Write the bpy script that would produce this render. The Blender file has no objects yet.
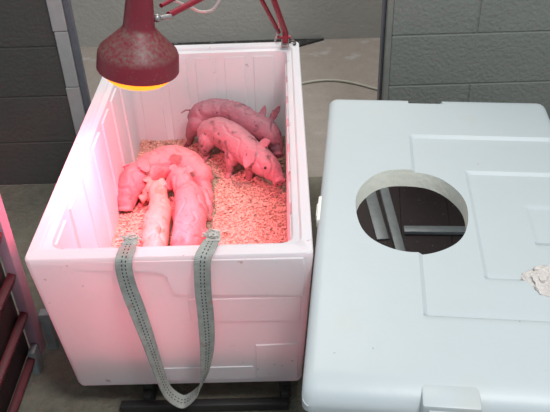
import bpy, bmesh, math, random
from mathutils import Vector, Matrix, noise
PI = math.pi
S = bpy.context.scene
COL = S.collection
random.seed(7)

# ---------------------------------------------------------------- camera
cd = bpy.data.cameras.new('camera'); cam = bpy.data.objects.new('camera', cd); COL.objects.link(cam)
RM = Matrix(((0.999463, 0.027264, 0.018184), (-0.001274, 0.586761, -0.809759), (-0.032747, 0.809301, 0.586480)))
cam.matrix_world = Matrix.Translation((0.2853, -1.3268, 1.091)) @ RM.to_4x4()
cd.sensor_fit = 'HORIZONTAL'; cd.sensor_width = 36; cd.lens = 732.3 / 550 * 36
cd.clip_start = 0.05
S.camera = cam
# ---------------------------------------------------------------- light
S.view_settings.view_transform = 'Standard'; S.view_settings.look = 'None'
S.view_settings.gamma = 1; S.view_settings.use_curve_mapping = False
S.view_settings.exposure = 0.18
w = bpy.data.worlds.new('world'); S.world = w; w.use_nodes = True
w.node_tree.nodes['Background'].inputs['Color'].default_value = (0.80, 0.90, 1.0, 1)
w.node_tree.nodes['Background'].inputs['Strength'].default_value = 0.56

def area(name, loc, target, size, power, color):
    l = bpy.data.lights.new(name, 'AREA'); l.shape = 'DISK'; l.size = size; l.energy = power; l.color = color
    o = bpy.data.objects.new(name, l); COL.objects.link(o); o.location = loc
    o.rotation_euler = (Vector(target) - Vector(loc)).to_track_quat('-Z', 'Y').to_euler()
    return o
area('daylight', (1.2, -1.0, 2.9), (0.3, 0.5, -0.1), 0.9, 62, (0.96, 0.98, 1.0))
area('back_room_lamp', (0.3, 1.9, 2.2), (0.3, 2.2, -0.5), 0.8, 30, (1.0, 0.95, 0.9))

# ---------------------------------------------------------------- materials
def mat(name, col, rough=0.6, metal=0.0, noise_amt=0.0, scale=8.0, col2=None, bump=0.0, bscale=60.0, spec=0.5, sss=0.0, trans=0.0, spots=None, detail=6):
    m = bpy.data.materials.new(name); m.use_nodes = True; nt = m.node_tree; N = nt.nodes; L = nt.links
    b = N['Principled BSDF']; b.inputs['Base Color'].default_value = (*col, 1)
    b.inputs['Roughness'].default_value = rough; b.inputs['Metallic'].default_value = metal
    b.inputs['Specular IOR Level'].default_value = spec
    if sss: 
        b.inputs['Subsurface Weight'].default_value = sss; b.inputs['Subsurface Radius'].default_value = (0.02, 0.008, 0.006)
        b.inputs['Subsurface Scale'].default_value = 0.5
    tc = N.new('ShaderNodeTexCoord'); cur = None
    if noise_amt:
        n = N.new('ShaderNodeTexNoise'); n.inputs['Scale'].default_value = scale; n.inputs['Detail'].default_value = detail
        n.inputs['Roughness'].default_value = 0.65
        L.new(tc.outputs['Object'], n.inputs['Vector'])
        r = N.new('ShaderNodeValToRGB'); r.color_ramp.elements[0].position = 0.5 - 0.5 * noise_amt; r.color_ramp.elements[1].position = 0.5 + 0.5 * noise_amt
        c2 = col2 or tuple(c * 0.6 for c in col)
        r.color_ramp.elements[0].color = (*c2, 1); r.color_ramp.elements[1].color = (*col, 1)
        L.new(n.outputs['Fac'], r.inputs['Fac']); cur = r.outputs['Color']
    if spots:
        for (sc, th, sh, scol, amt) in spots:
            n = N.new('ShaderNodeTexNoise'); n.inputs['Scale'].default_value = sc; n.inputs['Detail'].default_value = 5
            L.new(tc.outputs['Object'], n.inputs['Vector'])
            r = N.new('ShaderNodeMapRange'); r.inputs['From Min'].default_value = th; r.inputs['From Max'].default_value = th + sh
            r.inputs['To Max'].default_value = amt
            L.new(n.outputs['Fac'], r.inputs['Value'])
            x = N.new('ShaderNodeMixRGB'); x.inputs['Color1'].default_value = (*col, 1)
            if cur: L.new(cur, x.inputs['Color1'])
            x.inputs['Color2'].default_value = (*scol, 1); L.new(r.outputs['Result'], x.inputs['Fac']); cur = x.outputs['Color']
    if cur: L.new(cur, b.inputs['Base Color'])
    if bump:
        n = N.new('ShaderNodeTexNoise'); n.inputs['Scale'].default_value = bscale; n.inputs['Detail'].default_value = 5
        L.new(tc.outputs['Object'], n.inputs['Vector'])
        bp = N.new('ShaderNodeBump'); bp.inputs['Strength'].default_value = bump; bp.inputs['Distance'].default_value = 0.01
        L.new(n.outputs['Fac'], bp.inputs['Height']); L.new(bp.outputs['Normal'], b.inputs['Normal'])
    if trans:
        t = N.new('ShaderNodeBsdfTranslucent'); t.inputs['Color'].default_value = (*col, 1)
        mx = N.new('ShaderNodeMixShader'); mx.inputs['Fac'].default_value = trans
        L.new(b.outputs[0], mx.inputs[1]); L.new(t.outputs[0], mx.inputs[2])
        L.new(mx.outputs[0], N['Material Output'].inputs['Surface'])
    return m
M = {}
M['box'] = mat('white_plastic', (0.92, 0.90, 0.90), 0.45, noise_amt=0.9, scale=6, col2=(0.87, 0.84, 0.84), bump=0.08, bscale=25, trans=0.35,
               spots=[(38, 0.70, 0.03, (0.35, 0.22, 0.16), 0.7)])
M['lid'] = mat('lid_plastic', (0.505, 0.545, 0.54), 0.42, noise_amt=0.9, scale=5, col2=(0.475, 0.515, 0.51), bump=0.10, bscale=18,
               spots=[(60, 0.735, 0.02, (0.25, 0.2, 0.16), 0.8), (5, 0.62, 0.12, (0.50, 0.47, 0.40), 0.35)])
M['foam'] = mat('yellowed_foam', (0.90, 0.90, 0.80), 0.7, noise_amt=0.9, scale=9, col2=(0.80, 0.78, 0.66), bump=0.2, bscale=60)
M['brokenfoam'] = mat('broken_foam', (0.78, 0.74, 0.70), 0.8, noise_amt=0.9, scale=30, col2=(0.50, 0.42, 0.36), bump=0.8, bscale=120)
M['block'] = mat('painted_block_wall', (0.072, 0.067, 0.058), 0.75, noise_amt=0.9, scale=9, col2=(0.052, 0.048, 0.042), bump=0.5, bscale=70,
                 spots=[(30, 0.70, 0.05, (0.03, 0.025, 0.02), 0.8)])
M['block_right'] = mat('green_grey_block_wall', (0.205, 0.215, 0.185), 0.7, noise_amt=0.9, scale=9, col2=(0.165, 0.175, 0.155), bump=0.5, bscale=70,
                 spots=[(40, 0.70, 0.05, (0.07, 0.06, 0.05), 0.8)])
M['render'] = mat('rendered_wall', (0.42, 0.405, 0.37), 0.8, noise_amt=0.9, scale=5, col2=(0.33, 0.32, 0.29), bump=0.3)
M['farfloor'] = mat('rough_concrete', (0.36, 0.31, 0.265), 0.9, noise_amt=0.9, scale=14, col2=(0.25, 0.215, 0.18), bump=0.7, bscale=60,
                 spots=[(7, 0.60, 0.1, (0.40, 0.38, 0.36), 0.7)])
M['floor'] = mat('dirty_concrete', (0.22, 0.20, 0.145), 0.85, noise_amt=0.8, scale=22, col2=(0.09, 0.08, 0.06), bump=0.8, bscale=60)
M['jamb'] = mat('jamb_paint', (0.36, 0.35, 0.34), 0.6, noise_amt=0.8, scale=20, col2=(0.28, 0.27, 0.25))
M['jamb_dark'] = mat('jamb_metal', (0.13, 0.135, 0.15), 0.5, noise_amt=0.7, scale=30)
M['jamb_light'] = mat('jamb_edge', (0.24, 0.245, 0.21), 0.6, noise_amt=0.8, scale=30)
M['red'] = mat('red_enamel', (0.27, 0.012, 0.03), 0.36, noise_amt=0.5, scale=14, col2=(0.20, 0.01, 0.02))
M['steel'] = mat('dull_steel', (0.42, 0.40, 0.38), 0.4, 0.8, noise_amt=0.6, scale=60)
M['galv'] = mat('galvanised_steel', (0.36, 0.39, 0.39), 0.5, 0.35, noise_amt=0.7, scale=25, col2=(0.22, 0.24, 0.24))
M['black'] = mat('black_steel', (0.018, 0.018, 0.02), 0.5, noise_amt=0.7, scale=40, col2=(0.03, 0.025, 0.02))
M['pen'] = mat('dark_red_plastic', (0.10, 0.010, 0.016), 0.4, noise_amt=0.6, scale=12)
M['pendark'] = mat('dark_brown_plastic', (0.045, 0.022, 0.022), 0.5, noise_amt=0.9, scale=30, col2=(0.02, 0.012, 0.012), spots=[(70, 0.66, 0.06, (0.2, 0.18, 0.16), 0.6)])
M['post'] = mat('pink_lit_post', (0.42, 0.27, 0.33), 0.5, noise_amt=0.8, scale=15, col2=(0.33, 0.2, 0.25))  # pink lamp light on the post put into its colour
M['cable'] = mat('pale_cable', (0.42, 0.40, 0.33), 0.5)
M['wire'] = mat('translucent_wire', (0.55, 0.45, 0.42), 0.4)
M['rubber'] = mat('dark_gap_and_rubber', (0.025, 0.025, 0.025), 0.6, bump=0.5, bscale=80, spots=[(40, 0.6, 0.05, (0.25, 0.2, 0.17), 0.7)])  # dark tone of the added gap strip, shared with the clamp screw
M['shaving'] = mat('wood_shavings', (0.78, 0.53, 0.40), 0.9, noise_amt=0.9, scale=70, col2=(0.48, 0.31, 0.23), spots=[(7, 0.60, 0.07, (0.25, 0.21, 0.18), 0.65)])
M['litter'] = mat('litter_bed', (0.55, 0.37, 0.27), 0.95, noise_amt=0.8, scale=45, col2=(0.36, 0.24, 0.17), bump=1.0, bscale=90)
M['knot'] = mat('frayed_cord', (0.75, 0.70, 0.64), 0.8, noise_amt=0.7, scale=90, col2=(0.36, 0.30, 0.26))

def strap_mat():
    m = mat('grey_webbing', (0.50, 0.50, 0.45), 0.75, noise_amt=0.7, scale=38, col2=(0.21, 0.215, 0.19), spots=[(26, 0.6, 0.08, (0.38, 0.17, 0.13), 0.55)])
    nt = m.node_tree; N = nt.nodes; L = nt.links; b = N['Principled BSDF']
    uv = N.new('ShaderNodeUVMap'); uv.uv_map = ''
    sep = N.new('ShaderNodeSeparateXYZ'); L.new(uv.outputs['UV'], sep.inputs[0])
    def math_(op, a, bb):
        n = N.new('ShaderNodeMath'); n.operation = op
        for i, v in enumerate((a, bb)):
            if isinstance(v, float): n.inputs[i].default_value = v
            elif v is not None: L.new(v, n.inputs[i])
        return n.outputs[0]
    d1 = math_('ABSOLUTE', math_('SUBTRACT', math_('ABSOLUTE', math_('SUBTRACT', sep.outputs['X'], 0.5), None), 0.11), None)
    line = math_('LESS_THAN', d1, 0.035)
    dash = math_('LESS_THAN', math_('FRACT', math_('MULTIPLY', sep.outputs['Y'], 95.0), None), 0.5)
    f = math_('MULTIPLY', line, dash)
    mx = N.new('ShaderNodeMixRGB'); src = b.inputs['Base Color'].links[0].from_socket
    L.new(src, mx.inputs['Color1']); mx.inputs['Color2'].default_value = (0.03, 0.03, 0.03, 1); L.new(f, mx.inputs['Fac'])
    L.new(mx.outputs[0], b.inputs['Base Color'])
    wv = math_('ABSOLUTE', math_('SINE', math_('MULTIPLY', sep.outputs['Y'], 900.0), None), None)
    bp = N.new('ShaderNodeBump'); bp.inputs['Strength'].default_value = 0.5; bp.inputs['Distance'].default_value = 0.002
    L.new(wv, bp.inputs['Height']); L.new(bp.outputs['Normal'], b.inputs['Normal'])
    return m
M['strap'] = strap_mat()

def dusty_red():
    m = mat('dusty_red_enamel', (0.20, 0.007, 0.022), 0.5, noise_amt=0.5, scale=20, col2=(0.15, 0.01, 0.018))
    nt = m.node_tree; N = nt.nodes; L = nt.links; b = N['Principled BSDF']
    src = b.inputs['Base Color'].links[0].from_socket
    g = N.new('ShaderNodeNewGeometry'); sp = N.new('ShaderNodeSeparateXYZ'); L.new(g.outputs['Normal'], sp.inputs[0])
    mr = N.new('ShaderNodeMapRange'); mr.inputs['From Min'].default_value = 0.15; mr.inputs['From Max'].default_value = 0.62; L.new(sp.outputs['Z'], mr.inputs['Value'])
    tc = N.new('ShaderNodeTexCoord'); n = N.new('ShaderNodeTexNoise'); n.inputs['Scale'].default_value = 110; n.inputs['Detail'].default_value = 8; L.new(tc.outputs['Object'], n.inputs['Vector'])
    nr = N.new('ShaderNodeMapRange'); nr.inputs['From Min'].default_value = 0.36; nr.inputs['From Max'].default_value = 0.66; nr.inputs['To Max'].default_value = 0.85; L.new(n.outputs['Fac'], nr.inputs['Value'])
    mu = N.new('ShaderNodeMath'); mu.operation = 'MULTIPLY'; L.new(mr.outputs[0], mu.inputs[0]); L.new(nr.outputs[0], mu.inputs[1])
    n2 = N.new('ShaderNodeTexNoise'); n2.inputs['Scale'].default_value = 120; n2.inputs['Detail'].default_value = 4; L.new(tc.outputs['Object'], n2.inputs['Vector'])
    n3 = N.new('ShaderNodeMapRange'); n3.inputs['From Min'].default_value = 0.60; n3.inputs['From Max'].default_value = 0.72; n3.inputs['To Max'].default_value = 0.5; L.new(n2.outputs['Fac'], n3.inputs['Value'])
    ad = N.new('ShaderNodeMath'); ad.operation = 'MAXIMUM'; L.new(mu.outputs[0], ad.inputs[0]); L.new(n3.outputs[0], ad.inputs[1])
    x = N.new('ShaderNodeMixRGB'); x.inputs['Color2'].default_value = (0.17, 0.10, 0.075, 1); L.new(src, x.inputs['Color1']); L.new(ad.outputs[0], x.inputs['Fac'])
    L.new(x.outputs[0], b.inputs['Base Color'])
    return m
M['dusty'] = dusty_red()

def emit(name, col, s):
    m = bpy.data.materials.new(name); m.use_nodes = True; b = m.node_tree.nodes['Principled BSDF']
    b.inputs['Base Color'].default_value = (*col, 1); b.inputs['Emission Color'].default_value = (*col, 1); b.inputs['Emission Strength'].default_value = s
    return m
M['bulb'] = emit('glowing_bulb', (1.0, 0.36, 0.012), 1.15)

def pig_mat(name, col, dirt, amt):
    return mat(name, col, 0.5, noise_amt=0.9, scale=16, col2=tuple(c * 0.78 for c in col), bump=0.35, bscale=75, sss=0.12,
               spots=[(19, 0.60, 0.06, dirt, amt), (48, 0.66, 0.04, tuple(c * 0.5 for c in dirt), amt)])
M['pig_clean'] = pig_mat('pink_piglet_skin', (0.70, 0.25, 0.25), (0.42, 0.10, 0.10), 0.6)
M['pig_pale'] = pig_mat('pale_piglet_skin', (0.76, 0.33, 0.27), (0.58, 0.16, 0.10), 0.7)
M['pig_dirty_shaded'] = pig_mat('dirty_shaded_piglet_skin', (0.34, 0.13, 0.155), (0.11, 0.035, 0.045), 0.8)  # dirt in the spots; shade at the box back put into the darker base
M['pig_mid'] = pig_mat('smudged_piglet_skin', (0.50, 0.21, 0.23), (0.14, 0.06, 0.065), 0.8)
def marked_skin(name, col, centre, rad, scol):  # piglet skin with one darker noisy-edged patch around a centre
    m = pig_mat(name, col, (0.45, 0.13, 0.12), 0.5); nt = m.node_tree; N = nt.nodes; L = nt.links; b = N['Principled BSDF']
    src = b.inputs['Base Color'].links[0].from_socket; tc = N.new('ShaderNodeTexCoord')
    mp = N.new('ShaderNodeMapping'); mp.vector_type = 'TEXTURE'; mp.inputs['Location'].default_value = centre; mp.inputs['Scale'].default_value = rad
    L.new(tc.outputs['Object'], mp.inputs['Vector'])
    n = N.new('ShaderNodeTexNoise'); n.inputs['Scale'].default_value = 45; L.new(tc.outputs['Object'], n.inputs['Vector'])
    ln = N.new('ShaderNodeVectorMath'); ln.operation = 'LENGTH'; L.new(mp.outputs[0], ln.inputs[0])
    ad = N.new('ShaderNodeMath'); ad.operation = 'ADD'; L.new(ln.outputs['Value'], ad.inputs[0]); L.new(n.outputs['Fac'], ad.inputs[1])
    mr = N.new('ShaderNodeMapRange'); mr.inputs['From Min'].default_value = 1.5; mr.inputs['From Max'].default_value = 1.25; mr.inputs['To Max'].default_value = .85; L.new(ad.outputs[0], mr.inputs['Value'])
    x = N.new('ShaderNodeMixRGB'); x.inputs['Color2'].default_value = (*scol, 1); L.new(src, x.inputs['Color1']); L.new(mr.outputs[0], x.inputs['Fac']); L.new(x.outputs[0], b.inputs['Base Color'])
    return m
M['pig_marked'] = marked_skin('pink_skin_dark_mark', (0.70, 0.24, 0.24), (-.098, .805, -.23), (.026, .026, .05), (0.16, 0.06, 0.05))
M['eye'] = mat('dark_eye', (0.03, 0.012, 0.012), 0.25)
M['ear'] = M['pig_mid']

# ---------------------------------------------------------------- helpers
def obj(name, bm, m, parent=None, smooth=None, recalc=True):
    if recalc: bmesh.ops.recalc_face_normals(bm, faces=bm.faces)
    me = bpy.data.meshes.new(name); bm.to_mesh(me); bm.free()
    for mm in (m if isinstance(m, (list, tuple)) else [m]): me.materials.append(mm)
    o = bpy.data.objects.new(name, me); COL.objects.link(o)
    if smooth is not None:
        me.shade_smooth()
        if smooth < 180: me.set_sharp_from_angle(angle=math.radians(smooth))
    if parent: o.parent = parent
    return o
def tag(o, label, cat, group=None, kind=None):
    o['label'] = label; o['category'] = cat
    if group: o['group'] = group
    if kind: o['kind'] = kind
    return o
def struct(name, bm, m, smooth=None):
    o = obj(name, bm, m, smooth=smooth); o['kind'] = 'structure'; return o
def thing(name, label, cat, loc=(0, 0, 0), rz=0, group=None):
    o = bpy.data.objects.new(name, None); COL.objects.link(o); o.location = loc; o.rotation_euler = (0, 0, rz)
    o.empty_display_size = 0.05
    return tag(o, label, cat, group)
def bx(bm, x0, x1, y0, y1, z0, z1, bev=0.0, seg=2, mtx=None):
    t = bmesh.new(); bmesh.ops.create_cube(t, size=1)
    for v in t.verts: v.co = Vector(((x0 + x1) / 2 + v.co.x * (x1 - x0), (y0 + y1) / 2 + v.co.y * (y1 - y0), (z0 + z1) / 2 + v.co.z * (z1 - z0)))
    if bev: bmesh.ops.bevel(t, geom=t.edges[:], offset=bev, segments=seg, affect='EDGES', profile=0.5)
    if mtx: bmesh.ops.transform(t, matrix=mtx, verts=t.verts)
    merge(bm, t); return bm
def merge(bm, t):
    me = bpy.data.meshes.new('t'); t.to_mesh(me); t.free(); bm.from_mesh(me); bpy.data.meshes.remove(me)
def box_bm(*a, **k):
    b = bmesh.new(); bx(b, *a, **k); return b
def catmull(pts, n=8):
    P = [Vector(p) for p in pts]; P = [P[0] * 2 - P[1]] + P + [P[-1] * 2 - P[-2]]; out = []
    for i in range(1, len(P) - 2):
        for k in range(n):
            t = k / n; a, b, c, d = P[i - 1:i + 3]
            out.append(0.5 * ((2 * b) + (c - a) * t + (2 * a - 5 * b + 4 * c - d) * t * t + (3 * b - a - 3 * c + d) * t ** 3))
    out.append(P[-2]); return out
def tube(bm, pts, r, seg=10, smooth_n=0, caps=True):
    P = catmull(pts, smooth_n) if smooth_n else [Vector(p) for p in pts]
    rings = []; up = None
    for i, p in enumerate(P):
        d = (P[min(i + 1, len(P) - 1)] - P[max(i - 1, 0)]).normalized()
        if up is None: up = d.orthogonal().normalized()
        up = (up - d * up.dot(d)).normalized(); s = d.cross(up)
        rr = r(i / (len(P) - 1)) if callable(r) else r
        rings.append([bm.verts.new(p + (up * math.cos(2 * PI * k / seg) + s * math.sin(2 * PI * k / seg)) * rr) for k in range(seg)])
    for a, b in zip(rings, rings[1:]):
        for k in range(seg): bm.faces.new((a[k], a[(k + 1) % seg], b[(k + 1) % seg], b[k]))
    if caps: bm.faces.new(rings[0][::-1]); bm.faces.new(rings[-1])
    return bm
def tube_bm(*a, **k):
    b = bmesh.new(); return tube(b, *a, **k)
def lathe(prof, seg=48, cap=False):
    b = bmesh.new(); rings = []
    for r, z in prof: rings.append([b.verts.new((r * math.cos(2 * PI * k / seg), r * math.sin(2 * PI * k / seg), z)) for k in range(seg)])
    for p, q in zip(rings, rings[1:]):
        for k in range(seg): b.faces.new((p[k], p[(k + 1) % seg], q[(k + 1) % seg], q[k]))
    if cap: b.faces.new(rings[0]); b.faces.new(rings[-1])
    return b

FL = -0.577
WY = 1.173
# ---------------------------------------------------------------- structure
struct('floor', box_bm(-2.2, 2.4, -2.0, WY, FL - 0.1, FL), M['floor'])
struct('floor_back_room', box_bm(-1.6, 2.4, WY, 2.56, FL - 0.1, FL), M['farfloor'])
def block_wall(name, x0, x1, m, edge_left=None):
    b = bmesh.new(); j = 0.005; H = 0.2; n = 0
    bx(b, x0 + 0.004, x1 - 0.004, WY + 0.0035, WY + 0.14, FL, 1.42)
    z = FL
    while z < 1.4:
        Lb = 0.62; off = 0.98 if n % 2 else 0.98 + 0.31
        if x0 < 0: Lb = 1.24; off = -0.9 if n % 2 else -1.5
        cuts = [x0]; c = off - 10 * Lb
        while c < x1:
            if c > x0 + 0.01: cuts.append(c)
            c += Lb
        cuts.append(x1)
        for a, c in zip(cuts, cuts[1:]):
            bx(b, a + (j / 2 if a > x0 else 0), c - (j / 2 if c < x1 else 0), WY, WY + 0.03, z + j / 2, z + H - j / 2, bev=0.0025, seg=1)
        z += H; n += 1
    return struct(name, b, m)
block_wall('wall_left', -2.2, -0.536, M['block'])
block_wall('wall_right', 0.675, 2.4, M['block_right'])
struct('wall_back', box_bm(-1.6, 2.4, 2.56, 2.66, FL - 0.1, 1.42), M['render'])
# door frame: left batten (chipped edge) with a darker metal strip, right jamb edge
b = bmesh.new()
for k in range(9):
    bx(b, -0.538 + random.uniform(-.003, .003), -0.488, WY - 0.012, WY + 0.02, FL + 0.22 * k + 0.001, FL + 0.22 * k + 0.219, bev=0.003, seg=1)
struct('trim_1', b, M['jamb'])
struct('trim_2', box_bm(-0.4875, -0.462, WY - 0.004, WY + 0.02, FL, 1.42, bev=0.003), M['jamb_dark'])
b = box_bm(0.655, 0.675, WY - 0.004, WY + 0.08, FL, 1.42, bev=0.003)
struct('trim_3', b, M['jamb_light'])
b = box_bm(0.645, 0.6545, WY + 0.03, WY + 0.08, FL, 1.42, bev=0.002)
struct('trim_4', b, M['jamb_dark'])

# dark strip added for the shadowed gap at the far wall, pointed end
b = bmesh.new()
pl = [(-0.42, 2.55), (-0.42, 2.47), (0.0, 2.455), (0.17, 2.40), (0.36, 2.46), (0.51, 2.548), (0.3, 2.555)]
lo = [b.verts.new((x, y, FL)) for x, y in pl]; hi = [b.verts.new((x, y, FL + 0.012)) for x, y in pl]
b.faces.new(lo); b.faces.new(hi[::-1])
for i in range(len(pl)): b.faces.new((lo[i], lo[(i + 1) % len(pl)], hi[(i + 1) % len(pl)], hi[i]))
tag(obj('gap_stand_in', b, M['rubber']), 'dark pointed strip standing in for the shadowed gap along the far wall behind the box', 'gap stand-in')
tag(obj('floor_cable', tube_bm([(0.20, 1.93, FL + .007), (0.30, 1.97, FL + .007), (0.40, 2.02, FL + .007), (0.51, 2.035, FL + .007), (0.62, 2.0, FL + .007), (0.77, 1.90, FL + .007), (0.95, 1.80, FL + .007)], 0.0065, 8, 8), M['cable'], smooth=60),
    'thin pale cable lying across the concrete floor beyond the doorway', 'cable')

# ---------------------------------------------------------------- insulated box
W2, BL_, BH, TP = 0.34, 1.21, 0.485, 0.033
def rrect(hx, y0, y1, r, z, n=6):
    pts = []
    for (cx, cy, a0) in ((hx - r, y1 - r, 0), (-hx + r, y1 - r, 90), (-hx + r, y0 + r, 180), (hx - r, y0 + r, 270)):
        for k in range(n + 1):
            a = math.radians(a0 + 90 * k / n); pts.append(Vector((cx + r * math.cos(a), cy + r * math.sin(a), z)))
    return pts
def loft(loops, cap0=True, cap1=True):
    b = bmesh.new(); R = [[b.verts.new(p) for p in l] for l in loops]
    for p, q in zip(R, R[1:]):
        for k in range(len(p)): b.faces.new((p[k], p[(k + 1) % len(p)], q[(k + 1) % len(p)], q[k]))
    if cap0: b.faces.new(R[0][::-1])
    if cap1: b.faces.new(R[-1])
    return b
def outer(z, g=0.0, r=0.016):
    t = -z / BH * TP - g
    return rrect(W2 + .002 - t, t - .012, BL_ - t, r, z)
def inner(z, g=0.045, r=0.03):
    t = g + (-z / BH) * 0.012
    return rrect(W2 - t, t, BL_ - t - 0.008, r, z)
box = thing('insulated_box', 'white open plastic box of piglets on wood shavings, under the red heat lamp', 'box', (0, 0, -BH))
def bobj(name, bm, m, smooth=35):
    o = obj(name, bm, m, box, smooth); o.matrix_parent_inverse = Matrix.Translation((0, 0, BH)); return o
loops = [outer(-BH, -0.006, 0.016), outer(-BH + 0.003, -0.002, .016), outer(-BH + 0.014), outer(-0.30), outer(-0.143), outer(-0.139, 0.0), outer(-0.132, 0.0), outer(-0.02), outer(-0.004, -0.001), outer(0.0, -0.004),
         inner(0.0, 0.024, 0.03), inner(-0.003, 0.027, 0.03), inner(-0.010, 0.029, 0.03), inner(-0.011, 0.040, 0.03), inner(-0.013, 0.045, 0.03), inner(-0.2), inner(-0.39), inner(-0.405, 0.055, 0.035)]
shell = bobj('shell', loft(loops), M['box'])
relief = bmesh.new()
# raised moulded panels on the front face: outline in the face plane, following its lean
def front_panel(name, pts, z_bias=0.005, th=0.020, fade=False):
    b = bmesh.new(); fr = []; bk = []; mid = []; zb0 = z_bias
    cx = sum(p[0] for p in pts) / len(pts); cz = sum(p[1] for p in pts) / len(pts)
    for x, z in pts:
        y = -z / BH * TP - .012
        z_bias = zb0 if not fade else zb0 * min(1, max(-.3, (x + .22) / .12))
        dx, dz = cx - x, cz - z; l = math.hypot(dx, dz)
        fr.append(b.verts.new((x + dx / l * .003, y - z_bias, z + dz / l * .003))); mid.append(b.verts.new((x, y - z_bias + 0.003, z))); bk.append(b.verts.new((x, y + th, z)))
    n = len(pts); b.faces.new(fr); b.faces.new(bk[::-1])
    for i in range(n):
        j = (i + 1) % n
        b.faces.new((fr[i], fr[j], mid[j], mid[i])); b.faces.new((mid[i], mid[j], bk[j], bk[i]))
    bmesh.ops.recalc_face_normals(b, faces=b.faces); merge(relief, b)
front_panel('raised_panel', [(-0.295, -0.012), (0.318, -0.012), (0.322, -0.05), (0.318, -0.137), (0.012, -0.125), (0.002, -0.118), (-0.006, -0.095), (-0.012, -0.06), (-0.022, -0.046), (-0.04, -0.041), (-0.10, -0.040), (-0.16, -0.038), (-0.29, -0.036)], fade=True)
front_panel('raised_panel', [(0.03, -0.145), (0.312, -0.145), (0.308, -0.232), (0.03, -0.224)], 0.0025)
front_panel('raised_panel', [(0.19, -0.322), (0.303, -0.319), (0.298, -0.455), (0.185, -0.458)], 0.003)
front_panel('raised_panel', [(-0.10, -0.41), (0.18, -0.41), (0.18, -0.462), (-0.10, -0.462)], 0.003)
# vertical ribs (raised panels) inside: side walls, back, front
def wall_x(z, s): return s * (W2 - 0.045 - (-z / BH) * 0.012)
ribs = []
for s in (-1, 1):
    for k in range(7):
        y0 = 0.075 + k * 0.15; y1 = y0 + 0.118
        b = bmesh.new(); q = []
        for (y, z) in ((y0, -0.395), (y1, -0.395), (y1 - 0.006, -0.03), (y0 + 0.006, -0.03)):
            q.append((b.verts.new((wall_x(z, s) + s * 0.004, y, z)), b.verts.new((wall_x(z, s) - s * 0.006, y + (0.004 if y < (y0 + y1) / 2 else -0.004), z))))
        b.faces.new([v[1] for v in q]); b.faces.new([v[0] for v in q][::-1])
        for i in range(4): b.faces.new((q[i][0], q[(i + 1) % 4][0], q[(i + 1) % 4][1], q[i][1]))
        bmesh.ops.recalc_face_normals(b, faces=b.faces); merge(relief, b)
for yb, s in ((BL_ - 0.053, 1), (0.045, -1)):
    for k in range(5):
        x0 = -0.262 + k * 0.107; x1 = x0 + 0.085
        b = bmesh.new(); q = []
        for (x, z) in ((x0, -0.395), (x1, -0.395), (x1 - 0.004, -0.03), (x0 + 0.004, -0.03)):
            y = yb - s * (-z / BH) * 0.012
            q.append((b.verts.new((x, y + s * 0.004, z)), b.verts.new((x + (0.004 if x < (x0 + x1) / 2 else -0.004), y - s * 0.005, z))))
        b.faces.new([v[1] for v in q]); b.faces.new([v[0] for v in q][::-1])
        for i in range(4): b.faces.new((q[i][0], q[(i + 1) % 4][0], q[(i + 1) % 4][1], q[i][1]))
        bmesh.ops.recalc_face_normals(b, faces=b.faces); merge(relief, b)

# fuse the moulded relief into the shell so that the wall stays one skin
rm = bpy.data.meshes.new('r'); relief.to_mesh(rm); relief.free(); rm.materials.append(M['box'])
ro = bpy.data.objects.new('r', rm); COL.objects.link(ro)
bo = shell.modifiers.new('b', 'BOOLEAN'); bo.operation = 'UNION'; bo.object = ro; bo.solver = 'EXACT'
bpy.context.view_layer.update(); dg = bpy.context.evaluated_depsgraph_get()
nm = bpy.data.meshes.new_from_object(shell.evaluated_get(dg)); shell.modifiers.clear(); shell.data = nm
bpy.data.objects.remove(ro); nm.shade_smooth(); nm.set_sharp_from_angle(angle=math.radians(35))
# litter bed + shavings
LZ = -0.362
def lz(x, y):
    return LZ + 0.012 * noise.noise(Vector((x * 5, y * 5, 0))) + 0.006 * noise.noise(Vector((x * 20, y * 20, 3)))
b = bmesh.new(); nx, ny = 70, 130; g = []
X0, X1, Y0, Y1 = -0.2815, 0.2815, 0.058, 1.140
for j in range(ny + 1):
    g.append([b.verts.new((X0 + (X1 - X0) * i / nx, Y0 + (Y1 - Y0) * j / ny, 0)) for i in range(nx + 1)])
for r_ in g:
    for v in r_: v.co.z = lz(v.co.x, v.co.y) + random.uniform(-.002, .002)
for j in range(ny):
    for i in range(nx): b.faces.new((g[j][i], g[j][i + 1], g[j + 1][i + 1], g[j + 1][i]))
ring = [g[0][i] for i in range(nx + 1)] + [g[j][nx] for j in range(1, ny + 1)] + [g[ny][i] for i in range(nx - 1, -1, -1)] + [g[j][0] for j in range(ny - 1, 0, -1)]
low = [b.verts.new((v.co.x, v.co.y, -0.402)) for v in ring]
for i in range(len(ring)): b.faces.new((ring[i], low[i], low[(i + 1) % len(ring)], ring[(i + 1) % len(ring)]))
b.faces.new(low)
tag(obj('litter_bed', b, M['litter']), 'packed layer of wood shavings bedding on the bottom of the white box', 'bedding', kind='stuff')
b = bmesh.new()
for k in range(30000):
    x, y = random.uniform(X0 + .008, X1 - .008), random.uniform(Y0 + .008, Y1 - .008)
    l, wd = random.uniform(.0025, .0055), random.uniform(.0012, .003)
    m4 = Matrix.Translation((x, y, lz(x, y) + random.uniform(0.000, .006))) @ Matrix.Rotation(random.uniform(0, 6.3), 4, 'Z') @ Matrix.Rotation(random.uniform(-.9, .9), 4, 'X') @ Matrix.Rotation(random.uniform(-.5, .5), 4, 'Y')
    c = random.uniform(-.001, .001)
    v = [b.verts.new(m4 @ Vector(p)) for p in ((-l, -wd, 0), (0, -wd, c), (l, -wd, 0), (l, wd, 0), (0, wd, c), (-l, wd, 0))]
    b.faces.new((v[0], v[1], v[4], v[5])); b.faces.new((v[1], v[2], v[3], v[4]))
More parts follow.
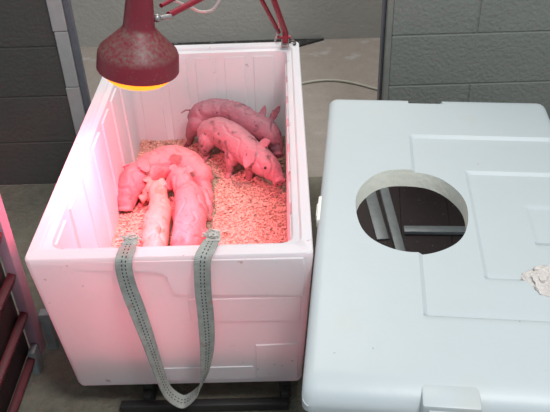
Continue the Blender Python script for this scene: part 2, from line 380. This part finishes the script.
tag(obj('wood_shavings', b, M['shaving'], recalc=False), 'loose pale wood shavings scattered around the piglets in the box', 'wood shavings', kind='stuff')

# ---------------------------------------------------------------- piglets
def pig(label, spine, legs, ears, snout, eyes, m, tail=None, extra=(), voxel=0.0032, group='piglets in the white box'):
    b = bmesh.new()
    def ball(p, r, sc=None, rot=None, sub=2):
        mt = Matrix.Translation(p)
        if rot: mt = mt @ rot
        if sc: mt = mt @ Matrix.Diagonal((*sc, 1))
        bmesh.ops.create_icosphere(b, subdivisions=sub, radius=r, matrix=mt)
    def chain(pts, n=7):
        P = catmull([p[:3] for p in pts], n); Rr = []
        for i in range(len(pts) - 1):
            for k in range(n):
                t = k / n; t = t * t * (3 - 2 * t) * 0.5 + t * 0.5
                Rr.append(pts[i][3] * (1 - t) + pts[i + 1][3] * t)
        Rr.append(pts[-1][3])
        for p, r in zip(P, Rr): ball(p, r, sub=2 if r < .02 else 3)
    chain(spine)
    for l in legs: chain(l, 9)
    # ears: tapering flaps, base, tip, width, facing
    for base, tip, wd, nrm in ears:
        base, tip, nrm = Vector(base), Vector(tip), Vector(nrm).normalized(); d = tip - base; L_ = d.length; d.normalize()
        s = d.cross(nrm).normalized(); nn = s.cross(d)
        for k in range(12):
            t = k / 11; p = base + d * L_ * t - nn * 0.010 * math.sin(t * PI * .5) + nn * .004
            ww = wd * (0.75 + 0.35 * math.sin(min(1, t * 1.6) * PI * .5)) * math.sqrt(max(0.03, 1 - t ** 1.8))
            rot = Matrix((s, d, nn)).transposed().to_4x4()
            ball(p, 1, (ww, L_ * .10, 0.0034), rot)
    # snout disc
    sp, sd, sr = Vector(snout[0]), Vector(snout[1]).normalized(), snout[2]
    q = sd.to_track_quat('Z', 'Y').to_matrix().to_4x4()
    bmesh.ops.create_cone(b, cap_ends=True, segments=20, radius1=sr, radius2=sr * 1.02, depth=0.011, matrix=Matrix.Translation(sp) @ q)
    for e in extra: ball(Vector(e[0]), e[1])
    if tail: chain(tail, 9)
    me = bpy.data.meshes.new('tmp'); b.to_mesh(me); b.free()
    o = bpy.data.objects.new('tmp', me); COL.objects.link(o)
    r = o.modifiers.new('r', 'REMESH'); r.mode = 'VOXEL'; r.voxel_size = voxel
    s = o.modifiers.new('s', 'SMOOTH'); s.factor = 0.5; s.iterations = 3
    dg = bpy.context.evaluated_depsgraph_get(); dg.update()
    ev = bpy.data.meshes.new_from_object(o.evaluated_get(dg))
    bpy.data.objects.remove(o); bpy.data.meshes.remove(me)
    nb = bmesh.new(); nb.from_mesh(ev); bpy.data.meshes.remove(ev)
    # soft folds of skin
    for v in nb.verts:
        n_ = noise.noise(v.co * 26) * 0.0022 - max(0, .12 - abs(noise.noise(Vector((v.co.x * 17, v.co.y * 17 + 5, v.co.z * 8))))) * 0.034 + noise.noise(Vector((v.co.x * 60, v.co.y * 60, v.co.z * 15))) * 0.0009
        v.co += v.normal * n_
    for f in nb.faces: f.material_index = 0
    for (p, rr) in eyes:
        f0 = len(nb.faces); bmesh.ops.create_icosphere(nb, subdivisions=2, radius=rr, matrix=Matrix.Translation(p)); nb.faces.ensure_lookup_table()
        for f in nb.faces[f0:]: f.material_index = 1
    s1 = q.to_3x3() @ Vector((1, 0, 0)); up = Vector((0, 0, 1)); s1 = sd.cross(up).normalized()
    for k in (-1, 1):
        f0 = len(nb.faces); bmesh.ops.create_icosphere(nb, subdivisions=2, radius=sr * .2, matrix=Matrix.Translation(sp + sd * 0.0045 + s1 * k * sr * .38)); nb.faces.ensure_lookup_table()
        for f in nb.faces[f0:]: f.material_index = 1
    o = obj('piglet', nb, [m, M['eye']], smooth=180)
    return tag(o, label, 'piglet', group)

G = LZ + 0.004
# A: big one lying curled round the other two, snout at the left wall
pig('large pink piglet curled behind two others, its snout near the left wall of the box',
    [(-0.257, .672, -.333, .026), (-.257, .690, -.320, .034), (-.243, .735, -.290, .052), (-.205, .785, -.288, .056), (-.172, .835, -.292, .062), (-.115, .855, -.290, .065), (-.062, .835, -.298, .060), (-.018, .795, -.308, .047)],
    [[(-.20, .76, -.33, .03), (-.19, .72, -.345, .017), (-.215, .69, -.35, .012)], [(-.01, .76, -.33, .033), (.015, .72, -.345, .018), (.02, .68, -.35, .012)]],
    [((-.205, .778, -.230), (-.180, .715, -.226), .028, (0.2, -.5, .8)), ((-.250, .785, -.25), (-.268, .745, -.222), .020, (-.5, -.4, .7))],
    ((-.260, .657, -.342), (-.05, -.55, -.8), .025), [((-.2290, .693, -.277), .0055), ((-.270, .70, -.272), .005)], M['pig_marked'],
    tail=[(-.01, .775, -.30, .006), (.012, .79, -.30, .0045), (.03, .785, -.31, .0035)])
# B: small pale one in the middle
pig('smallest pale piglet asleep in the middle of the front three, head on the large one',
    [(-.194, .685, -.314, .017), (-.178, .692, -.303, .025), (-.155, .69, -.290, .036), (-.142, .645, -.302, .032), (-.135, .60, -.313, .041), (-.135, .52, -.311, .044), (-.130, .44, -.312, .042), (-.125, .39, -.320, .034)],
    [[(-.16, .63, -.33, .02), (-.178, .61, -.345, .013), (-.185, .585, -.35, .010)], [(-.11, .40, -.34, .02), (-.10, .36, -.35, .012), (-.11, .335, -.353, .010)]],
    [((-.172, .715, -.262), (-.197, .707, -.255), .015, (-.3, -.4, .9)), ((-.138, .70, -.257), (-.116, .680, -.256), .015, (.3, -.4, .9))],
    ((-.206, .678, -.317), (-.8, -.5, -.3), .015), [((-.179, .667, -.285), .0035)], M['pig_pale'])
# C: right of the front three
pig('pink piglet asleep on the right of the front three, rump towards the box front',
    [(-.116, .735, -.305, .018), (-.102, .745, -.293, .027), (-.078, .738, -.277, .038), (-.058, .69, -.290, .040), (-.042, .650, -.303, .051), (-.029, .575, -.302, .053), (-.026, .50, -.303, .052), (-.028, .43, -.306, .050), (-.03, .40, -.315, .04)],
    [[(-.005, .68, -.305, .026), (.018, .64, -.325, .017), (.022, .60, -.345, .012)], [(.000, .46, -.305, .030), (.016, .50, -.335, .018), (.014, .46, -.348, .012), (.010, .43, -.352, .010)], [(-.068, .62, -.32, .022), (-.085, .60, -.345, .014)]],
    [((-.092, .765, -.247), (-.118, .758, -.242), .017, (-.3, -.3, .9)), ((-.055, .755, -.245), (-.030, .735, -.245), .017, (.4, -.4, .8))],
    ((-.128, .728, -.309), (-.9, -.4, -.3), .016), [((-.105, .717, -.273), .004)], M['pig_clean'],
    tail=[(-.028, .375, -.30, .005), (-.022, .36, -.31, .004), (-.028, .345, -.32, .003)])
# D: standing at the back
pig('dark dirty pink piglet standing against the back wall of the box, partly behind another',
    [(-.045, 1.065, -.222, .034), (-.022, 1.068, -.212, .045), (.034, 1.075, -.210, .050), (.105, 1.045, -.212, .050), (.165, .99, -.222, .047), (.210, .955, -.228, .046), (.234, .925, -.242, .038), (.248, .900, -.262, .026), (.252, .886, -.275, .021)],
    [[(-.042, 1.04, -.24, .036), (-.072, 1.045, -.285, .020), (-.078, 1.07, -.325, .012), (-.100, 1.080, G, .011)],
     [(-.035, 1.085, -.25, .034), (-.045, 1.10, -.30, .018), (-.035, 1.11, -.33, .011), (-.05, 1.10, G, .010)],
     [(.16, .96, -.26, .028), (.165, .95, -.31, .015), (.168, .95, G, .010)],
     [(.185, 1.03, -.26, .028), (.20, 1.045, -.31, .015), (.20, 1.04, G, .010)]],
    [((.196, .985, -.192), (.210, .995, -.150), .016, (-.4, -.9, .2)), ((.236, .985, -.195), (.262, .985, -.148), .017, (-.2, -.9, .3))],
    ((.254, .876, -.283), (.15, -.8, -.6), .0205), [((.222, .905, -.217), .0045), ((.26, .93, -.235), .004)], M['pig_dirty_shaded'],
    tail=[(-.058, 1.06, -.195, .006), (-.078, 1.055, -.188, .005), (-.096, 1.045, -.193, .004)])
# E: standing in front of D, head down to the right
pig('smudged pink piglet standing nearer with its head lowered to the right side of the box',
    [(-.008, 1.005, -.258, .036), (.012, 1.0, -.248, .046), (.046, .985, -.245, .055), (.095, .935, -.247, .057), (.135, .880, -.252, .054), (.168, .838, -.260, .049), (.203, .805, -.268, .047), (.226, .784, -.279, .038), (.244, .765, -.294, .026), (.252, .755, -.302, .0215)],
    [[(.0, .975, -.27, .036), (-.018, .965, -.305, .019), (-.008, .985, -.33, .012), (-.022, .975, G, .011)],
     [(.04, 1.02, -.27, .034), (.045, 1.02, -.31, .018), (.05, 1.03, G, .011)],
     [(.098, .875, -.275, .033), (.082, .865, -.315, .017), (.078, .865, -.34, .012), (.070, .855, G, .012)],
     [(.150, .855, -.28, .030), (.155, .85, -.32, .016), (.148, .848, G, .011)]],
    [((.164, .797, -.212), (.142, .763, -.256), .028, (-.3, -.85, .4)), ((.196, .842, -.218), (.224, .822, -.190), .020, (.3, -.6, .7))],
    ((.257, .744, -.309), (.3, -.8, -.45), .0215), [((.2110, .7570, -.258), .0055), ((.252, .80, -.262), .0045)], M['pig_mid'],
    tail=[(-.03, 1.02, -.235, .006), (-.045, 1.03, -.225, .0045), (-.052, 1.02, -.24, .0035)])

# ---------------------------------------------------------------- strap
def ribbon(bm, pts, wdir, width, th=0.0022, n=10, uvl=None):
    P = catmull(pts, n); Wd = catmull(wdir, n); rings = []; s = 0; ss = []
    for i, p in enumerate(P):
        if i: s += (p - P[i - 1]).length
        ss.append(s)
        t = (P[min(i + 1, len(P) - 1)] - P[max(i - 1, 0)]).normalized(); w_ = Wd[i]; w_ = (w_ - t * w_.dot(t)).normalized(); nn = t.cross(w_)
        rings.append([bm.verts.new(p + w_ * width / 2 * a + nn * th * c) for a, c in ((-1, -.5), (0, -.7), (1, -.5), (1, .5), (0, .7), (-1, .5))])
    U = [0, .5, 1, 1, .5, 0]; uv = bm.loops.layers.uv.verify()
    for i, (a, c) in enumerate(zip(rings, rings[1:])):
        for k in range(6):
            f = bm.faces.new((a[k], a[(k + 1) % 6], c[(k + 1) % 6], c[k]))
            for lp, (u, v) in zip(f.loops, ((U[k], ss[i]), (U[(k + 1) % 6], ss[i]), (U[(k + 1) % 6], ss[i + 1]), (U[k], ss[i + 1]))): lp[uv].uv = (u, v)
    for r_, rev in ((rings[0], 1), (rings[-1], 0)): bm.faces.new(r_[::-1] if rev else r_)
    return bm
st = thing('webbing_strap', 'dirty grey woven strap with dark stitching hanging in a loop over the box front', 'strap', (0, -0.01, 0))
def sobj(name, bm, m, smooth=60):
    o = obj(name, bm, m, st, smooth, recalc=False); o.matrix_parent_inverse = Matrix.Translation((0, 0.01, 0)); return o
X, Y = (1, 0, 0), (0, 1, 0)
b = ribbon(bmesh.new(),
    [(-.095, .040, .006), (-.097, .008, .010), (-.101, -.020, .001), (-.103, -.027, -.03), (-.100, -.028, -.08), (-.091, -.028, -.147), (-.078, -.028, -.25), (-.067, -.029, -.35), (-.058, -.030, -.42), (-.045, -.032, -.462), (-.013, -.034, -.490), (.022, -.032, -.462), (.042, -.030, -.43), (.058, -.029, -.37), (.070, -.028, -.28), (.075, -.028, -.18), (.076, -.028, -.10), (.080, -.027, -.03), (.084, -.020, .001), (.094, .008, .010), (.101, .040, .006)],
    [X, X, X, X, (1, .15, 0), (.85, .45, 0), (.6, .75, 0), (.4, .85, 0), (.3, .92, 0), (.2, .97, .1), (.1, 1, .15), (.15, 1, .1), (.3, .9, 0), (.55, .8, 0), (.85, .5, 0), (1, .15, 0), X, X, X, X, X], 0.040)
sobj('webbing', b, M['strap'])
for cx, cy in ((-.095, .045), (.104, .050)):
    b = bmesh.new()
    for k in range(9):
        a = random.uniform(0, 6.28); q = [(cx + random.uniform(-.016, .016), cy + random.uniform(-.012, .012), .006 + random.uniform(0, .014)) for _ in range(4)]
        q.append((cx + math.cos(a) * .028, cy + abs(math.sin(a)) * .02 - .006, .008 + random.uniform(0, .02)))
        tube(b, q, random.uniform(.0018, .0032), 6, 5)
    bx(b, cx - .018, cx + .018, cy - .016, cy + .010, .002, .010, bev=.003)
    bx(b, cx - .014, cx + .012, cy + .000, cy + .02, .006, .016, bev=.003)
    sobj('frayed_knot', b, M['knot'])

# ---------------------------------------------------------------- base rails under the box
fr = thing('base_frame', 'black steel frame on the floor carrying the white box, bar showing in front', 'metal frame', (0, 0, FL))
def chd(name, bm, m, par, smooth=40):
    o = obj(name, bm, m, par, smooth); o.matrix_parent_inverse = Matrix.Translation(-par.location) if not any(par.rotation_euler) else par.matrix_basis.inverted(); return o
for x in (-.125, .262):
    chd('side_rail', box_bm(x - .016, x + .016, .045, 1.16, FL, -.4855, bev=.003), M['black'], fr)
chd('front_bar', box_bm(-.200, .272, -.004, .022, FL + .004, FL + .032, bev=.004), M['black'], fr)
for x in (-.125, .262):
    chd('bracket', box_bm(x - .012, x + .012, .018, .05, FL, FL + .05, bev=.003), M['black'], fr)
chd('rear_bar', box_bm(-.24, .24, 1.0, 1.03, FL + .012, FL + .046, bev=.004), M['black'], fr)

# ---------------------------------------------------------------- lid
LA = -0.1071; LZT = -0.015; LTH = 0.055
lid = thing('box_lid', 'white plastic box lid with a large oval cut-out, lying flat right of the box', 'lid', (0.299, -0.4087, LZT - LTH), LA)
def lobj(name, bm, m, smooth=35):
    return obj(name, bm, m, lid, smooth)
LWd, LLn, T = 0.672, 1.208, LTH
# top surface as a height field over a grid, with oval hole; local coords u (x), v (y), z from 0..T
HC, HA, HB = (.234, .616), .142, .178
def recess(u, v):
    d = 0
    for (u0, v0, v1, dep) in ((.243, .228, .983, .008), (.387, .365, .808, .007), (.523, .503, .661, .004)):
        if u > u0: d += .013 * max(0, 1 - abs(v - v0 - .005) / .006)
        s = min(u - u0, v - v0, v1 - v); d += dep * min(1, max(0, s / .010))
    return d
def edge_drop(u, v, r=.03):
    # rounded top edge
    e = min(u, LWd - u, v, LLn - v)
    cx = min(max(u, r), LWd - r); cy = min(max(v, r), LLn - r)
    d = math.hypot(u - cx, v - cy)
    d = min(d, r); return r - math.sqrt(max(0, r * r - d * d))
def grid_line(n_, L_, extra):
    s = set(round(L_ * i / n_, 4) for i in range(n_ + 1))
    for e in extra:
        s.add(round(e, 4)); s.add(round(e + .006, 4)) if e < L_ else 0
    return sorted(s)
r0 = .045
edge_u = [r0 * (1 - math.cos(math.radians(a))) for a in range(0, 90, 15)]
# polar-ish build: outer boundary rounded rect -> clipped by bmesh boolean instead
b = bmesh.new()
us = sorted(set([round(x, 4) for x in edge_u + [LWd - e for e in edge_u] + [.045 + (LWd - .09) * i / 60 for i in range(61)] + [.243, .249, .387, .393, .523, .529, .253, .397, .533]]))
vs = sorted(set([round(x, 4) for x in edge_u + [LLn - e for e in edge_u] + [.045 + (LLn - .09) * i / 100 for i in range(101)] + [.228, .234, .983, .977, .365, .371, .808, .802, .503, .509, .661, .655, .233, .238, .370, .375, .508, .513, .973, .798, .651]]))
def rc(u, v, r=.022):   # round the plan corners: pull grid points onto the arc
    cx = min(max(u, r), LWd - r); cy = min(max(v, r), LLn - r); du, dv = u - cx, v - cy
    if du and dv:
        m_ = max(abs(du), abs(dv)); l = math.hypot(du, dv); k = m_ / l; return cx + du * k, cy + dv * k
    return u, v
def ztop(u, v):
    r = r0; r = .024; cx = min(max(u, .029), LWd - .029); cy = min(max(v, .029), LLn - .029); d = math.hypot(u - cx, v - cy)
    d = max(0, d - .005); d = min(d, r)
    z = T - (r - math.sqrt(max(0, r * r - d * d))) * 0.75
    if v < .06: z -= .022 * ((.06 - v) / .06) ** 1.6
    if .25 < u < .35 and v > LLn - .024: z -= .02
    return z - recess(u, v)
g = []
for v in vs:
    row_ = []
    for u in us:
        uu, vv = rc(u, v); row_.append(b.verts.new((uu, vv, ztop(uu, vv))))
    g.append(row_)
for j in range(len(vs) - 1):
    for i in range(len(us) - 1): b.faces.new((g[j][i], g[j][i + 1], g[j + 1][i + 1], g[j + 1][i]))
ring = g[0][:] + [g[j][-1] for j in range(1, len(vs))] + g[-1][-2::-1] + [g[j][0] for j in range(len(vs) - 2, 0, -1)]
low = [b.verts.new((v.co.x, v.co.y, 0)) for v in ring]
n = len(ring)
for i in range(n): b.faces.new((ring[i], low[i], low[(i + 1) % n], ring[(i + 1) % n]))
b.faces.new(low)
bmesh.ops.recalc_face_normals(b, faces=b.faces)
lo_ = lobj('lid_panel', b, [M['lid'], M['foam']], 30)
# oval cutter, wobbly hand-cut edge, slightly wider at the top
c = bmesh.new(); top_, bot_ = [], []
for k in range(96):
    a = 2 * PI * k / 96; wob = 1 + .008 * math.sin(3 * a + 1) + .006 * math.sin(7 * a)
    ct, sn = math.cos(a), math.sin(a); e = 0.92
    ex, ey = math.copysign(abs(ct) ** e, ct), math.copysign(abs(sn) ** e, sn)
    top_.append(c.verts.new((HC[0] + HA * ex * wob, HC[1] + HB * ey * wob, T + .03)))
    bot_.append(c.verts.new((HC[0] + (HA - .002) * ex * wob, HC[1] + (HB - .002) * ey * wob, -.03)))
c.faces.new(top_); c.faces.new(bot_[::-1])
for k in range(96): c.faces.new((top_[k], bot_[k], bot_[(k + 1) % 96], top_[(k + 1) % 96]))
bmesh.ops.recalc_face_normals(c, faces=c.faces)
cm = bpy.data.meshes.new('c'); c.to_mesh(cm); c.free(); cm.materials.append(M['lid']); cm.materials.append(M['foam'])
for p in cm.polygons: p.material_index = 1
co = bpy.data.objects.new('c', cm); COL.objects.link(co); co.parent = lid
bo = lo_.modifiers.new('b', 'BOOLEAN'); bo.operation = 'DIFFERENCE'; bo.object = co; bo.solver = 'EXACT'
bpy.context.view_layer.update(); dg = bpy.context.evaluated_depsgraph_get()
nm = bpy.data.meshes.new_from_object(lo_.evaluated_get(dg)); lo_.modifiers.clear(); lo_.data = nm
bpy.data.objects.remove(co)
# latch block at the near edge
b = bmesh.new()
bx(b, .228, .338, -.010, .050, .000, T - .003, bev=.006)
bx(b, .240, .326, -.013, -.006, .010, T - .014, bev=.003)
lobj('latch_block', b, M['lid'])
# broken side clip on the left edge
b = bmesh.new()
bx(b, -.004, .014, .560, .665, .018, T - .008, bev=.004); bx(b, -.007, .004, .585, .64, .022, T - .014, bev=.003)
o = lobj('side_clip', b, M['foam']); o['label'] = 'cream chipped clip on the left edge'
# broken patch with exposed foam
b = bmesh.new(); c0 = Vector((.560, .365, T - .012)); bmesh.ops.create_icosphere(b, subdivisions=5, radius=1)
for v in b.verts:
    p = v.co.copy(); a = 1 + .22 * noise.noise(p * 2.2) + .10 * noise.noise(p * 7)
    v.co = Vector((p.x * .085 * a, p.y * .058 * a, p.z * .020 * (1 + .5 * noise.noise(p * 9)))) + c0
o = lobj('broken_patch', b, M['brokenfoam'], 60); o['label'] = 'torn off-white foam patch'

# ---------------------------------------------------------------- crate under the lid
cr = thing('pen_crate', 'low galvanised crate with dark brown tray underneath the white lid', 'crate', (0.309, -0.4087, FL), LA)
zt = LZT - LTH - FL
def cobj(name, *a, m='galv', **k): return obj(name, box_bm(*a, **k), M[m], cr, 40)
for (x, y) in ((.05, .06), (.62, .06), (.05, 1.11), (.62, 1.11)):
    cobj('leg', x - .018, x + .018, y - .018, y + .018, 0, zt - .0305, bev=.003)
cobj('top_rail', .032, .068, .045, 1.13, zt - .03, zt - .001, bev=.003); cobj('top_rail', .602, .638, .045, 1.13, zt - .03, zt - .001, bev=.003)
cobj('cross_rail', .07, .60, .045, .075, zt - .03, zt - .001, bev=.003); cobj('cross_rail', .07, .60, 1.095, 1.125, zt - .03, zt - .001, bev=.003)
cobj('side_board', .028, .0315, .08, 1.09, .06, zt - .04, m='pendark')
b = bmesh.new(); 
for k in range(3): bx(b, .08 + k * .176, .08 + k * .176 + .1755, .05, 1.575, .002, .022, bev=.001, seg=1)
obj('tray', b, M['pendark'], cr, 40)
def rail_world(name, p0, p1, wd, z0, z1, m):
    p0, p1 = Vector((*p0, 0)), Vector((*p1, 0)); d = p1 - p0; a = math.atan2(d.y, d.x)
    mt = Matrix.Translation(((p0.x + p1.x) / 2, (p0.y + p1.y) / 2, 0)) @ Matrix.Rotation(a, 4, 'Z')
    o = obj(name, box_bm(-d.length / 2, d.length / 2, -wd / 2, wd / 2, z0, z1, bev=.003, mtx=mt), M[m], cr, 40)
    bpy.context.view_layer.update(); o.matrix_parent_inverse = cr.matrix_world.inverted(); return o
rail_world('tray_rail', (.655, 1.10), (.672, .50), .034, FL + .0225, FL + .05, 'galv')
rail_world('tray_rail', (.70, .765), (1.04, .745), .036, FL + .0225, FL + .038, 'galv')
rail_world('tray_plate', (.60, 1.10), (.62, .72), .045, FL + .0225, FL + .028, 'galv')

# ---------------------------------------------------------------- slatted pen panel at the left
pn = thing('slatted_pen', 'dark red slatted pen side at the left edge with an end post tinted as pink-lit', 'pen', (-.46, 0, FL))
chd('end_post', box_bm(-.498, -.467, .198, .246, FL + .03, .055, bev=.003), M['post'], pn)
b = bmesh.new()
chd('backing_board', box_bm(-.512, -.500, -.9, .197, FL + .06, .0, bev=.002), M['pendark'], pn)
for z in (-.085, -.232, -.378, -.52):
    b = bmesh.new(); bx(b, -.012, .012, -.9, .197, -.017, .017, bev=.004, mtx=Matrix.Translation((-.485, 0, z)) @ Matrix.Rotation(.35, 4, 'Y'))
    chd('slat', b, M['pen'], pn)
chd('leg', box_bm(-.470, -.440, .250, .280, FL, -.43, bev=.003), M['galv'], pn)
chd('foot_brace', box_bm(-.488, -.468, .15, .19, FL, FL + .09, bev=.003), M['galv'], pn)
chd('tie_bar', box_bm(-.482, -.455, .2465, .2495, FL + .1, FL + .13, bev=.002), M['galv'], pn)

# ---------------------------------------------------------------- heat lamp
AX = Vector((.155, .04, 1)).normalized()          # lamp axis, leaning
LP = Vector((-.0935, .415, .278))                 # centre of the rim
lamp = thing('heat_lamp', 'dusty red heat lamp with glowing orange bulb on a jointed arm clamped to the box', 'heat lamp', (0.302, 1.178, 0.0))
LM = Matrix.Translation(LP) @ AX.to_track_quat('Z', 'X').to_matrix().to_4x4()
def hobj(name, bm, m, smooth=40, mtx=None, parent=None):
    if mtx: bmesh.ops.transform(bm, matrix=mtx, verts=bm.verts)
    o = obj(name, bm, m, parent or lamp, smooth); o.matrix_parent_inverse = Matrix.Translation(-lamp.location); return o
prof = [(.101, .003), (.1035, 0), (.1055, .003), (.1035, .040), (.1025, .046), (.098, .056), (.070, .083), (.050, .103), (.0415, .112), (.0395, .118), (.0365, .15), (.032, .20), (.030, .225), (.026, .232), (.001, .233)]
inn = [(.001, .229), (.024, .228), (.030, .19), (.036, .118), (.047, .101), (.067, .081), (.095, .054), (.0995, .042), (.101, .003)]
sh = hobj('lamp_shade', lathe(prof[::1] + inn, 64), M['dusty'], 28, LM)
bulb = hobj('bulb', lathe([(.001, -.036), (.03, -.035), (.060, -.031), (.076, -.025), (.086, -.016), (.088, -.006), (.088, .010), (.074, .03), (.052, .065), (.022, .10), (.018, .14), (.001, .141)], 48), M['bulb'], 60, LM)
l = bpy.data.lights.new('heat_glow', 'AREA'); l.shape = 'DISK'; l.size = .13; l.energy = 8.0; l.spread = math.radians(128); l.color = (1.0, 0.155, 0.25)
lo = bpy.data.objects.new('heat_glow', l); COL.objects.link(lo); lo.matrix_world = LM @ Matrix.Translation((0, 0, -.040))
# bracket, arms, clamp
J = Vector((-.030, .43, .408)); E_ = Vector((.224, .93, .366)); Bp = Vector((.293, 1.180, .045))
side = Vector((1, 0, 0))
b = bmesh.new(); tube(b, [(-.068, .425, .405), tuple(J), (.0, .46, .40)], .0065, 10); bmesh.ops.create_icosphere(b, subdivisions=2, radius=.011, matrix=Matrix.Translation(J)); bx(b, -.05, -.038, .414, .436, .394, .418, bev=.002)
hobj('joint', b, M['steel'])
def off(a, b_, d): return [tuple(Vector(a) + d), tuple(Vector(b_) + d)]
hobj('upper_arm', tube_bm([(-.005, .463, .402), (.224, .93, .366)], .0085, 12), M['red'])
hobj('upper_arm', tube_bm([(-.020, .455, .430), (.20, .93, .396)], .0055, 12), M['red'])
hobj('lower_arm', tube_bm([tuple(E_), tuple(Bp)], .010, 12), M['red'])
hobj('lower_arm', tube_bm([(.170, .93, .366), (.268, 1.178, .050)], .0075, 12), M['red'])
b = bmesh.new(); tube(b, [(.16, .93, .37), (.20, .93, .40), (.235, .93, .365)], .008, 10); bmesh.ops.create_icosphere(b, subdivisions=2, radius=.016, matrix=Matrix.Translation(E_))
hobj('elbow', b, M['steel'])
b = bmesh.new()
bx(b, .276, .304, 1.150, 1.214, .001, .010, bev=.002); bx(b, .276, .304, 1.203, 1.214, -.05, .01, bev=.002)
hobj('clamp', b, M['steel'])
b = bmesh.new(); tube(b, [(.29, 1.180, .008), (.292, 1.180, .05)], .011, 14); tube(b, [(.262, 1.178, .03), (.312, 1.178, .03)], .006, 10)
hobj('swivel', b, M['red'])
b = bmesh.new()
for k in range(60):
    pass
pts = []
for k in range(97):
    t = k / 96; a = t * 2 * PI * 12; p = Vector((.262, 1.165, .055)).lerp(Vector((.235, 1.12, .13)), t); pts.append((p.x + .005 * math.cos(a), p.y + .005 * math.sin(a), p.z))
hobj('spring', tube_bm(pts, .001, 5), M['steel'])
b = tube_bm([(.304, 1.192, .004), (.318, 1.19, .010), (.326, 1.18, .006), (.322, 1.168, .004)], .005, 8, 6)
hobj('clamp_screw', b, M['rubber'])
hobj('power_cord', tube_bm([(-.066, .425, .49), (-.03, .50, .44), (.0, .66, .36), (.018, .75, .312), (.040, .77, .292), (.075, .78, .292), (.105, .80, .325), (.14, .86, .37), (.19, .92, .40), (.235, .96, .36), (.262, 1.06, .22), (.270, 1.14, .10), (.262, 1.20, .03), (.25, 1.235, -.04), (.25, 1.27, -.30), (.24, 1.45, FL + .008), (.24, 1.80, FL + .006), (.20, 1.93, FL + .006)], .0042, 8, 8), M['wire'])
bpy.context.view_layer.update()
# sub-parts: pieces that belong to a part of their thing
def under(part, *subs):
    for o in subs: o.parent = part; o.matrix_parent_inverse = Matrix.Identity(4)
def kids(root, name): return [o for o in root.children if o.name.split('.')[0] == name]
under(kids(lamp, 'lamp_shade')[0], *kids(lamp, 'bulb'), *kids(lamp, 'joint'))
under(kids(lamp, 'clamp')[0], *kids(lamp, 'clamp_screw'), *kids(lamp, 'swivel'))
under(kids(lamp, 'lower_arm')[0], *kids(lamp, 'spring'), *kids(lamp, 'elbow'))
under(kids(st, 'webbing')[0], *kids(st, 'frayed_knot'))
for r_, k_ in zip(kids(fr, 'side_rail'), kids(fr, 'bracket')): under(r_, k_)
bpy.context.view_layer.update()
